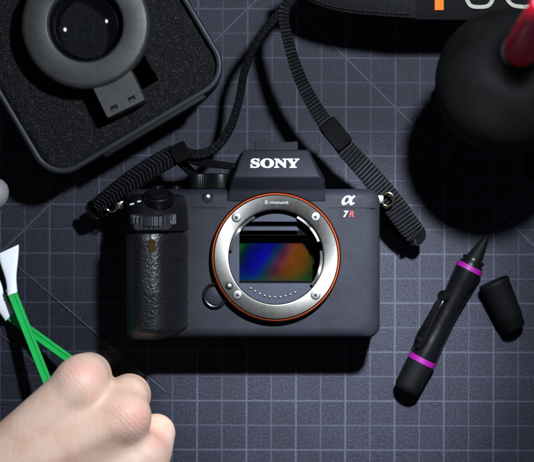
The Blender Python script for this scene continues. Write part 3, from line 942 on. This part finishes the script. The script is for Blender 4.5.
for j in range(ny_ + 1):
    for i in range(nx_ + 1):
        lx = (i / nx_ - 0.5) * (cw - 5.6); ly = (j / ny_ - 0.5) * (cl - 5.6)
        # keep inside the rounded corners
        rr = cr_ - 2.6; ex, ey = (cw - 5.6) / 2 - rr, (cl - 5.6) / 2 - rr
        qx, qy = max(abs(lx) - ex, 0), max(abs(ly) - ey, 0); q = math.hypot(qx, qy)
        if q > rr and qx > 0 and qy > 0:
            lx = math.copysign(ex + qx * rr / q, lx); ly = math.copysign(ey + qy * rr / q, ly)
        p = cc + ux * lx + uy * ly
        z = FOZ + hmap[j, i]
        dl = p - Vector((LC.x, LC.y, 0)); dl.z = 0
        rdist = dl.length; a_ = -dl.dot(uy); b_ = dl.dot(ux)
        if rdist < 15.5: z -= 4
        elif rdist < 29 or (0 < a_ < 39 and -8 < b_ < 16.5): z = FOZ - 33
        edge_d = min((cw - 5.6) / 2 - abs(lx), (cl - 5.6) / 2 - abs(ly))
        if edge_d < 3: z -= (3 - edge_d) ** 2 * 0.16
        vs.append(Vector((p.x, p.y, z)))
fs = [(j * (nx_ + 1) + i, j * (nx_ + 1) + i + 1, (j + 1) * (nx_ + 1) + i + 1, (j + 1) * (nx_ + 1) + i) for j in range(ny_) for i in range(nx_)]
mb.add(vs, fs); mb.build('foam', M['foam'], case, 70)

# ================================================================== loupe resting in the foam
lp = thing('sensor_loupe', 'round grey magnifier loupe with a small square handle set in the foam', 'loupe', (LC.x, LC.y, 38))
o3 = Vector((LC.x, LC.y, 0))
mb = MB(); mb.lathe([(28, 24), (28.5, 41), (29.5, 42), (30.6, 43.2), (31.2, 46), (31.4, 52.4), (31.0, 53.8), (30.0, 54.9), (28.8, 55.2), (19.6, 55.5), (18.8, 55.3), (18.3, 54.6), (18.0, 53.2), (17.9, 45)], 128, o3)
mb.build('ring', M['loupe'], lp, 40)
mb = MB(); mb.lathe([(17.85, 51.0), (17.3, 51.2), (16.9, 51.0), (16.8, 50.6), (16.6, 36)], 96, o3); mb.build('inner_barrel', M['matte_black'], lp, 40)
mb = MB()
pr = [(0.01, 55.2), (3, 55.1), (6, 54.8), (9, 54.3), (12, 53.5), (14.5, 52.5), (16.3, 51.6), (16.3, 49.5), (13, 48.0), (9, 46.8), (5, 46.1), (0.01, 45.9)]
mb.lathe(pr, 96, o3); mb.build('lens', M['glass'], lp, 60)
mb = MB(); bc = o3 + rad * 37.2 + Vector((0, 0, 0)); rz = math.atan2(tang.y, tang.x)
mb.loft([rrect(21.0, 17, 1.2, (bc.x, bc.y), 4, z, rz) for z in (30, 52.4)] + [rrect(20.2, 16.2, 1.0, (bc.x, bc.y), 4, 53.3, rz)])
hd = mb.build('handle', M['loupe'], lp, 30)
for px, py in ((114.2, 107.8), (132.0, 98.6)):
    q = P(px, py, 53.3)
    Rz = Euler((0, 0, rz)).to_matrix()
    mb = MB(); mb.box((q.x, q.y, 53.05), (3.6, 2.4, 0.7), Rz); sl = mb.build('slot', M['seam'], hd, 0)
    qq = q + rad * 0.7 + tang * -0.2
    mb = MB(); mb.box((qq.x, qq.y, 53.35), (2.6, 0.7, 0.4), Rz); mb.build('tab', M['loupe'], sl, 0)

# ================================================================== grey rounded handle at the left edge
a = P(-8, 193, 9)
hk = thing('grey_handle', 'pale grey rounded handle end poking in at the left edge below the case', 'handle', (a.x, a.y, 0))
ax = Vector((-0.95, 0.25, 0)).normalized()
prof = [(0.01, -8.4), (3.4, -7.9), (6.0, -6.4), (7.7, -3.8), (8.4, 0), (8.3, 6), (7.6, 16), (7.0, 40), (6.6, 62), (5.0, 66), (0.01, 66.6)]
mb = MB(); mb.lathe(prof, 40, (a.x, a.y, 8.5), ax); mb.build('grip_end', M['grey_soft'], hk, 60)
mb = MB(); mb.lathe([(7.75, 18), (8.2, 18.5), (8.2, 21.5), (7.6, 22)], 40, (a.x, a.y, 8.5), ax); mb.build('collar', M['black'], hk, 40)

# ================================================================== swabs
def swab(label, tipL, tipR, neckL, neckR, h_tip, h_neck, h_end, end, wshaft):
    t0, t1 = P(*tipL, h_tip), P(*tipR, h_tip); n0, n1 = P(*neckL, h_neck), P(*neckR, h_neck)
    r = thing('cleaning_swab', label, 'swab', ((t0.x + t1.x) / 2, (t0.y + t1.y) / 2, 0), 'green handled swabs held by the hand')
    rs = []
    cen_t, cen_n = (t0 + t1) / 2, (n0 + n1) / 2; wt = (t1 - t0) / 2; wn = (n1 - n0) / 2
    for i in range(15):
        t = i / 14
        c = cen_t.lerp(cen_n, t); e = smooth01(min(1, t * 1.25)) ; wv = wt.lerp(wn, e)
        th = interp(t, [0, 0.08, 0.5, 1], [0.45, 0.8, 1.5, 2.6])
        ring = []
        for j in range(16):
            a = 2 * math.pi * j / 16; cx = math.copysign(abs(math.cos(a)) ** 0.6, math.cos(a)); sx = math.copysign(abs(math.sin(a)) ** 0.6, math.sin(a))
            ring.append(c + wv * cx + Vector((0, 0, th * sx)))
        rs.append(ring)
    mb = MB(); mb.rings(rs); mb.build('swab_head', M['swab'], r, 50)
    e = P(*end, h_end); d = (e - cen_n).normalized(); s = d.cross(Vector((0, 0, 1))).normalized(); u = s.cross(d)
    st0 = cen_n - d * 3.0; ln = (e - st0).length
    rs = []
    for i in range(25):
        t = i / 24; c = st0 + d * ln * t; wv = wshaft / 2 * (1 - 0.06 * t); th = 1.7
        ring = []
        for sx, sy in ((-1, -0.6), (-0.75, -1), (0.75, -1), (1, -0.6), (1, 0.6), (0.8, 1), (0.45, 1), (0.35, 0.72), (-0.35, 0.72), (-0.45, 1), (-0.8, 1), (-1, 0.6)):
            ring.append(c + s * (sx * wv) + u * (sy * th))
        rs.append(ring)
    mb = MB(); mb.rings(rs); mb.build('handle', M['green'], r, 30)
swab('upper green swab whose white paddle tip is whole in view', (-1.5, 254), (18.6, 244.6), (7.6, 296), (17.4, 292), 3.5, 9.5, 30, (58, 409), 4.9)
swab('lower green swab crossing beneath the other, its white tip cut by the edge', (-23, 291), (-4, 273), (5.5, 321.5), (15.2, 311.5), 2.2, 5.2, 22, (94, 377), 4.6)

# ================================================================== clear wrapper
wr = thing('plastic_wrapper', 'thin clear plastic swab wrapper lying flat under the swabs', 'wrapper', P(60, 340, 0))
e1 = [P(-40, 217, .5), P(30, 277, 0.7), P(62, 304, 1.2), P(110, 345, 1.0), P(166, 392, .5)]
e0 = [P(-92, 256, .5), P(-22, 316, 0.7), P(16, 347, 0.8), P(60, 385, 0.9), P(114, 431, .5)]
A_, B_ = catmull(e1, 8), catmull(e0, 8)
top = []; ncr = 10; vs = []
for i, (a, b) in enumerate(zip(A_, B_)):
    for j in range(ncr + 1):
        u = j / ncr; p = a.lerp(b, u); p.z += 0.45 * math.sin(u * math.pi) + 0.18 * math.sin(i * 0.9 + j * 1.3) * math.sin(u * math.pi)
        vs.append(p)
n_ = len(A_)
fs = [(i * (ncr + 1) + j, i * (ncr + 1) + j + 1, (i + 1) * (ncr + 1) + j + 1, (i + 1) * (ncr + 1) + j) for i in range(n_ - 1) for j in range(ncr)]
mb = MB(); mb.add(vs, fs); fo = mb.build('film', M['film'], wr, 60)
for E in (A_, B_):
    mb = MB(); mb.tube([p + Vector((0, 0, 0.1)) for p in E], 0.14, 6); mb.build('welded_edge', M['film_edge'], wr, 60)

# ================================================================== the hand (signed distance field -> one continuous surface)
def rc(X, Y, Z, a, b, ra, rb):
    ax_, ay, az = a; bx, by, bz = b
    dx, dy, dz = bx - ax_, by - ay, bz - az
    L2 = dx * dx + dy * dy + dz * dz
    t = np.clip(((X - ax_) * dx + (Y - ay) * dy + (Z - az) * dz) / L2, 0, 1)
    d = np.sqrt((X - ax_ - t * dx) ** 2 + (Y - ay - t * dy) ** 2 + (Z - az - t * dz) ** 2)
    return d - (ra + (rb - ra) * t)
def smin(a, b, k):
    h = np.clip(0.5 + 0.5 * (b - a) / k, 0, 1)
    return b + (a - b) * h - k * h * (1 - h)
def surface_nets(F, org, st_):
    nx, ny, nz = F.shape
    neg = F < 0
    c = neg[:-1, :-1, :-1].astype(np.int8)
    tot = sum(neg[i:nx - 1 + i, j:ny - 1 + j, k:nz - 1 + k].astype(np.int8) for i in (0, 1) for j in (0, 1) for k in (0, 1))
    act = (tot > 0) & (tot < 8)
    idx = -np.ones(act.shape, np.int64); ii = np.argwhere(act); idx[act] = np.arange(len(ii))
    acc = np.zeros((len(ii), 3)); cnt = np.zeros(len(ii))
    cor = [(i, j, k) for i in (0, 1) for j in (0, 1) for k in (0, 1)]
    for a in cor:
        for ax_ in range(3):
            if a[ax_] == 1: continue
            b = list(a); b[ax_] = 1
            fa = F[ii[:, 0] + a[0], ii[:, 1] + a[1], ii[:, 2] + a[2]]; fb = F[ii[:, 0] + b[0], ii[:, 1] + b[1], ii[:, 2] + b[2]]
            m = (fa < 0) != (fb < 0)
            t = np.where(m, fa / np.where(m, fa - fb, 1), 0)
            pt = np.array(a, float)[None].repeat(len(ii), 0); pt[:, ax_] += t
            acc[m] += pt[m]; cnt[m] += 1
    V = (ii + acc / cnt[:, None]) * st_ + np.array(org)
    faces = []
    for ax_ in range(3):
        s0 = [slice(1, -1)] * 3; s0[ax_] = slice(0, -1)
        s1 = [slice(1, -1)] * 3; s1[ax_] = slice(1, None)
        A = neg[tuple(s0)]; B = neg[tuple(s1)]
        e = np.argwhere(A != B)
        off = np.ones(3, int); off[ax_] = 0
        e = e + off
        flip = neg[e[:, 0], e[:, 1], e[:, 2]]
        b1, b2 = [x for x in range(3) if x != ax_]
        def cell(d1, d2):
            q = e.copy(); q[:, b1] -= d1; q[:, b2] -= d2; return idx[q[:, 0], q[:, 1], q[:, 2]]
        quad = np.stack([cell(1, 1), cell(0, 1), cell(0, 0), cell(1, 0)], 1)
        if ax_ == 1: flip = ~flip
        quad[flip] = quad[flip][:, ::-1]
        faces.append(quad[:, ::-1])
    return V, np.concatenate(faces)

def T(px, py, h): return tuple(P(px, py, h))
st_ = 1.0
org = (-240.0, -245.0, 0.0)
gx = np.arange(org[0], -38, st_, dtype=np.float32); gy = np.arange(org[1], -48, st_, dtype=np.float32); gz = np.arange(2.0, 92, st_, dtype=np.float32)
org = (gx[0], gy[0], gz[0])
X, Y, Z = np.meshgrid(gx, gy, gz, indexing='ij')
WR = T(-52, 520, 58)
K = {'i': T(78, 388, 62), 'm': T(120, 418, 63.5), 'r': T(143, 456, 56), 'p': T(158, 492, 54)}
# palm and metacarpals
F = rc(X, Y, Z, WR, K['i'], 19, 12.6)
F = smin(F, rc(X, Y, Z, WR, K['m'], 19, 12.6), 9)
F = smin(F, rc(X, Y, Z, WR, K['r'], 19, 11.6), 9)
F = smin(F, rc(X, Y, Z, T(-40, 545, 54), K['p'], 18, 10.6), 9)
F = smin(F, rc(X, Y, Z, T(-10, 470, 50), T(96, 440, 46), 15, 14), 12)      # palm mass under the back
F = smin(F, rc(X, Y, Z, WR, T(-170, 690, 60), 24, 33), 16)                  # wrist and forearm
# fingers: three phalanges each, folded under
fing = {
    'i': [(T(78, 388, 61.5), 13.0), (T(86, 380, 36), 9.8), (T(74, 384, 21), 8.4), (T(58, 398, 26), 7.2)],
    'm': [(T(120, 416, 60), 12.4), (T(127, 399, 33), 9.9), (T(106, 402, 17), 8.6), (T(86, 416, 22), 7.4)],
    'r': [(T(145, 454, 53), 11.4), (T(154, 438, 31), 9.2), (T(134, 432, 16), 8.2), (T(112, 442, 21), 7.2)],
    'p': [(T(155, 494, 53), 10.0), (T(166, 484, 29), 8.2), (T(150, 470, 16), 7.2), (T(130, 474, 20), 6.4)],
}
for k, ch in fing.items():
    G = None
    for (a, ra), (b, rb) in zip(ch, ch[1:]):
        g1 = rc(X, Y, Z, a, b, ra, rb); G = g1 if G is None else smin(G, g1, 2.5)
    F = smin(F, G, 2.6)
# outward knuckle pads (front of the proximal joints)
F = smin(F, rc(X, Y, Z, T(84, 378, 59), T(89, 375, 48), 12.0, 11.2), 4)
F = smin(F, rc(X, Y, Z, T(127, 398, 54), T(129.5, 395, 46), 10.6, 10.6), 3.2)
F = smin(F, rc(X, Y, Z, T(151, 452, 49), T(156, 433, 43), 10.2, 9.6), 2.6)
# bony knuckle tops and tendons on the back
for q, r_ in ((T(80, 385, 67), 8.4), (T(128, 417, 65), 10.0)):
    F = smin(F, rc(X, Y, Z, q, (q[0] + .5, q[1] + .5, q[2]), r_, r_), 6)
for k, e in (('i', T(4, 462, 72)), ('m', T(14, 482, 73)), ('r', T(24, 504, 70))):
    q = K[k]; F = smin(F, rc(X, Y, Z, (q[0] - 3, q[1] - 3, q[2] + 9.2), e, 3.0, 2.6), 4.5)
# thumb below the index finger
th = [(T(-30, 480, 46), 13), (T(14, 443, 40), 11.0), (T(46, 412, 30), 9.6), (T(70, 392, 27), 8.0)]
G = None
for (a, ra), (b, rb) in zip(th, th[1:]):
    g1 = rc(X, Y, Z, a, b, ra, rb); G = g1 if G is None else smin(G, g1, 3)
F = smin(F, G, 4)
# valleys between the knuckles
def carve(F, a, b, r, k):
    g1 = -rc(X, Y, Z, a, b, r, r * 0.4); h = np.clip(0.5 - 0.5 * (g1 - F) / k * -1, 0, 1)
    return -smin(-F, -g1, k)
#F = carve(F, T(118, 377, 76), T(103, 397, 84), 3.4, 6)
#F = carve(F, T(155, 412, 74), T(136, 434, 82), 3.2, 6)
Vh, Fh = surface_nets(F, org, st_)
# light relaxation of the net
nb_s = np.zeros_like(Vh); nb_c = np.zeros(len(Vh))
for _ in range(3):
    nb_s[:] = 0; nb_c[:] = 0
    for a in range(4):
        b = (a + 1) % 4
        np.add.at(nb_s, Fh[:, a], Vh[Fh[:, b]]); np.add.at(nb_c, Fh[:, a], 1)
        np.add.at(nb_s, Fh[:, b], Vh[Fh[:, a]]); np.add.at(nb_c, Fh[:, b], 1)
    Vh = 0.45 * Vh + 0.55 * nb_s / np.maximum(nb_c, 1)[:, None]
base_p = P(60, 430, 0)
me = bpy.data.meshes.new('hand')
me.from_pydata([tuple(p) for p in (Vh - np.array(tuple(base_p))) * MM], [], [tuple(int(i) for i in f) for f in Fh])
bm = bmesh.new(); bm.from_mesh(me); bmesh.ops.recalc_face_normals(bm, faces=bm.faces); bm.to_mesh(me); bm.free()
for p in me.polygons: p.use_smooth = True
at = me.attributes.new('knuckle', 'FLOAT', 'POINT')
kv = np.zeros(len(Vh))
for q, r_ in ((T(84, 372, 70), 9), (T(134, 417, 71), 10), (T(156, 440, 58), 7)):
    dd = np.linalg.norm(Vh - np.array(q), axis=1); kv = np.maximum(kv, np.exp(-(dd / r_) ** 2))
at.data.foreach_set('value', kv.astype(np.float32))
me.materials.append(M['skin'])
hand = link('hand', me); hand.location = base_p * MM
tag(hand, 'bare hand closed over the two green swab handles at the lower left', 'hand')

# ================================================================== lens pen
pb, pt = P(408.6, 386, 8), P(472.5, 262, 8)
pen = thing('lens_pen', 'black lens cleaning pen with two magenta bands and a pointed brush tip', 'pen', ((pb.x + pt.x) / 2, (pb.y + pt.y) / 2, 0))
pd = (pt - pb).normalized(); PL = (pt - pb).length
def at_pen(px, py): q = P(px, py, 8); return (q - pb).dot(pd)
s1, s2 = at_pen(421, 360), at_pen(469.5, 268.5)
mb = MB(); mb.lathe([(6.2, -2.2), (6.9, -1.2), (7.0, 0.5), (7.2, s1 - 3.0), (7.1, s1 - 1.3)], 48, pb, pd, True, True); mb.build('end_cap', M['pen_rubber'], pen, 40)
mb = MB(); mb.lathe([(0.01, -2.25), (5.9, -2.25), (6.1, -2.4), (5.7, -3.0), (0.01, -3.2)], 40, pb, pd); mb.build('end_plate', M['black'], pen, 40)
mb = MB(); mb.lathe([(7.1, s1 - 1.5), (7.45, s1 - 1.3), (7.45, s1 + 1.3), (7.1, s1 + 1.5)], 48, pb, pd); mb.build('colour_band', M['magenta'], pen, 30)
prof = []
for i in range(25):
    t = i / 24; s = lerp(s1 + 1.3, s2 - 1.2, t)
    prof.append((6.95 - 1.15 * math.sin(math.pi * min(1, t * 1.0)) ** 1.5, s))
mb = MB(); mb.lathe(prof, 56, pb, pd, True, True); barrel = mb.build('barrel', M['pen'], pen, 40)
mb = MB(); mb.lathe([(6.7, s2 - 1.4), (7.2, s2 - 1.2), (7.2, s2 + 1.2), (6.7, s2 + 1.4)], 48, pb, pd); mb.build('colour_band', M['magenta'], pen, 30)
mb = MB(); mb.lathe([(6.3, s2 + 1.2), (6.2, s2 + 2.6), (5.6, s2 + 2.8), (5.6, s2 + 4.2), (5.9, s2 + 4.4), (5.8, s2 + 5.4), (4.6, s2 + 5.8)], 48, pb, pd, False, True); mb.build('collar', M['black'], pen, 30)
# cleaning tip: a flattened, slightly off-axis cone
c0 = pb + pd * (s2 + 5.4) + Vector((0, 0, 0.5)); c1 = P(487.5, 235.5, 9)
mb = MB(); mb.tube([c0, c0.lerp(c1, 0.25), c0.lerp(c1, 0.5), c0.lerp(c1, 0.75), c0.lerp(c1, 0.93), c1], [4.4, 3.6, 2.9, 2.0, 1.4, 0.8], 20); mb.build('tip', M['pen_rubber'], pen, 50)
# slider clip on the upper left side
side = pd.cross(Vector((0, 0, 1))).normalized()
if side.x > 0: side = -side
up = (Vector((0, 0, 1)) * 0.66 + side * 0.75).normalized(); lat = pd.cross(up).normalized()
def onpen(s, l, hgt): return pb + pd * s + up * hgt + lat * l
sa, sb = at_pen(412.5, 346), at_pen(443, 296)
rs = []
for i in range(21):
    t = i / 20; s = lerp(sa, sb, t); wv = interp(t, [0, 0.06, 0.25, 0.6, 0.85, 1], [1.4, 3.2, 3.6, 2.6, 2.4, 1.6]); hh = interp(t, [0, 0.15, 0.8, 1], [7.4, 8.2, 8.4, 7.6])
    rs.append([onpen(s, l * wv, hh + z) for l, z in ((-1, -0.9), (1, -0.9), (1, 0.4), (0.7, 0.9), (-0.7, 0.9), (-1, 0.4))])
mb = MB(); mb.rings(rs); clip = mb.build('clip', M['pen'], pen, 40)
q = (sb + 1.0)
mb = MB(); mb.lathe([(3.0, 0), (3.0, 2.2), (2.5, 2.9), (1.2, 3.0), (0.9, 2.2), (0.01, 2.1)], 28, onpen(sb, 0, 6.6), up, True, False); mb.build('slider_knob', M['pen'], clip, 40)
mb = MB(); mb.lathe([(1.5, 0), (1.5, 0.7), (1.0, 1.0), (0.01, 1.0)], 20, onpen(lerp(sa, sb, 0.15), 0, 8.7), up, True, False); mb.build('rivet', M['pen'], clip, 40)
mb = MB(); mb.tube([onpen(lerp(sa, sb, 0.42) + 0, 0, 8.9), onpen(lerp(sa, sb, 0.7), 0, 9.2), onpen(lerp(sa, sb, 0.93), 0, 9.0)], [0.5, 0.6, 0.5], 8); mb.build('slider_rail', M['pen'], clip, 40)

# ================================================================== pen cap
q0, q1 = P(493.5, 281.5, 8), P(514.5, 329, 7)
pc = thing('pen_cap', 'loose black tapered pen cap lying beside the lens pen', 'cap', ((q0.x + q1.x) / 2, (q0.y + q1.y) / 2, 0))
cd = (q1 - q0).normalized(); cl_ = (q1 - q0).length
mb = MB(); mb.lathe([(6.9, 3.0), (7.2, 0.4), (7.6, 0), (8.0, 0.5), (8.1, 1.5), (7.9, 2.4), (7.75, 3.0), (6.9, cl_ * 0.74), (6.75, cl_ * 0.76), (6.55, cl_ * 0.77), (6.1, cl_ - 0.9), (5.5, cl_ - 0.2), (4.8, cl_), (0.01, cl_ + 0.1)], 56, q0, cd); mb.build('shell', M['pen_rubber'], pc, 40)
mb = MB(); mb.lathe([(7.15, 0.3), (6.7, 6), (0.01, 6.2)], 48, q0, cd); mb.build('inner_socket', M['matte_black'], pc, 40)

# ================================================================== rubber air blower
BC = P(507, 82, 90)
tilt = Euler((math.radians(-13.0), 0, 0)).to_matrix()
axb = tilt @ Vector((0, 0, 1))
bl = thing('air_blower', 'large black rubber bulb blower with red nozzle standing at the right edge', 'blower', (BC.x, BC.y - 18, 0))
prof = [(0.01, -39), (10, -38.6), (15, -37), (21, -31), (27.5, -22), (31.6, -11), (33.4, 0), (32.6, 9), (29.6, 18), (24.5, 26), (18.5, 32), (13, 35.6), (10.2, 38.6), (9.2, 41), (8.8, 44), (7.8, 44.6)]
pp = catmull([Vector((r, z, 0)) for r, z in prof], 4)
mb = MB(); mb.lathe([(max(0.01, p.x), p.y) for p in pp], 96, BC, axb, False, True); mb.build('bulb', M['rubber'], bl, 60)
mb = MB(); mb.tube([BC + axb * s for s in (45.5, 50, 56, 70, 90, 104, 106)], [7.6, 7.6, 7.3, 6.6, 5.2, 4.0, 3.2], 32); mb.build('nozzle', M['red'], bl, 50)
mb = MB(); mb.lathe([(2.4, 105.6), (1.4, 106.4), (1.3, 96), (0.01, 96)], 24, BC, axb); mb.build('nozzle_hole', M['matte_black'], bl, 50)
for k in range(4):
    a = math.radians(45 + 90 * k); dr = tilt @ Vector((math.cos(a), math.sin(a), 0)); tn = axb.cross(dr)
    out = [(13, -34), (25, -25), (30, -17), (33, -26), (34.5, -54), (34, -84), (30, -88), (24, -62), (17, -46), (12, -39)]
    rs = [[BC + dr * r + axb * z + tn * s * 2.2 for r, z in out] for s in (-1, 1)]
    mb = MB(); mb.rings(rs); fo = mb.build('fin', M['rubber'], bl, 30, bevel=0.7)
    # stand every fin on the mat
    zs = [(v.co + fo.location + Vector(bl.location)).z for v in fo.data.vertices]
    for v in fo.data.vertices:
        if v.co.z + fo.location.z + bl.location.z < 0.0004: v.co.z = 0.0004 - fo.location.z - bl.location.z
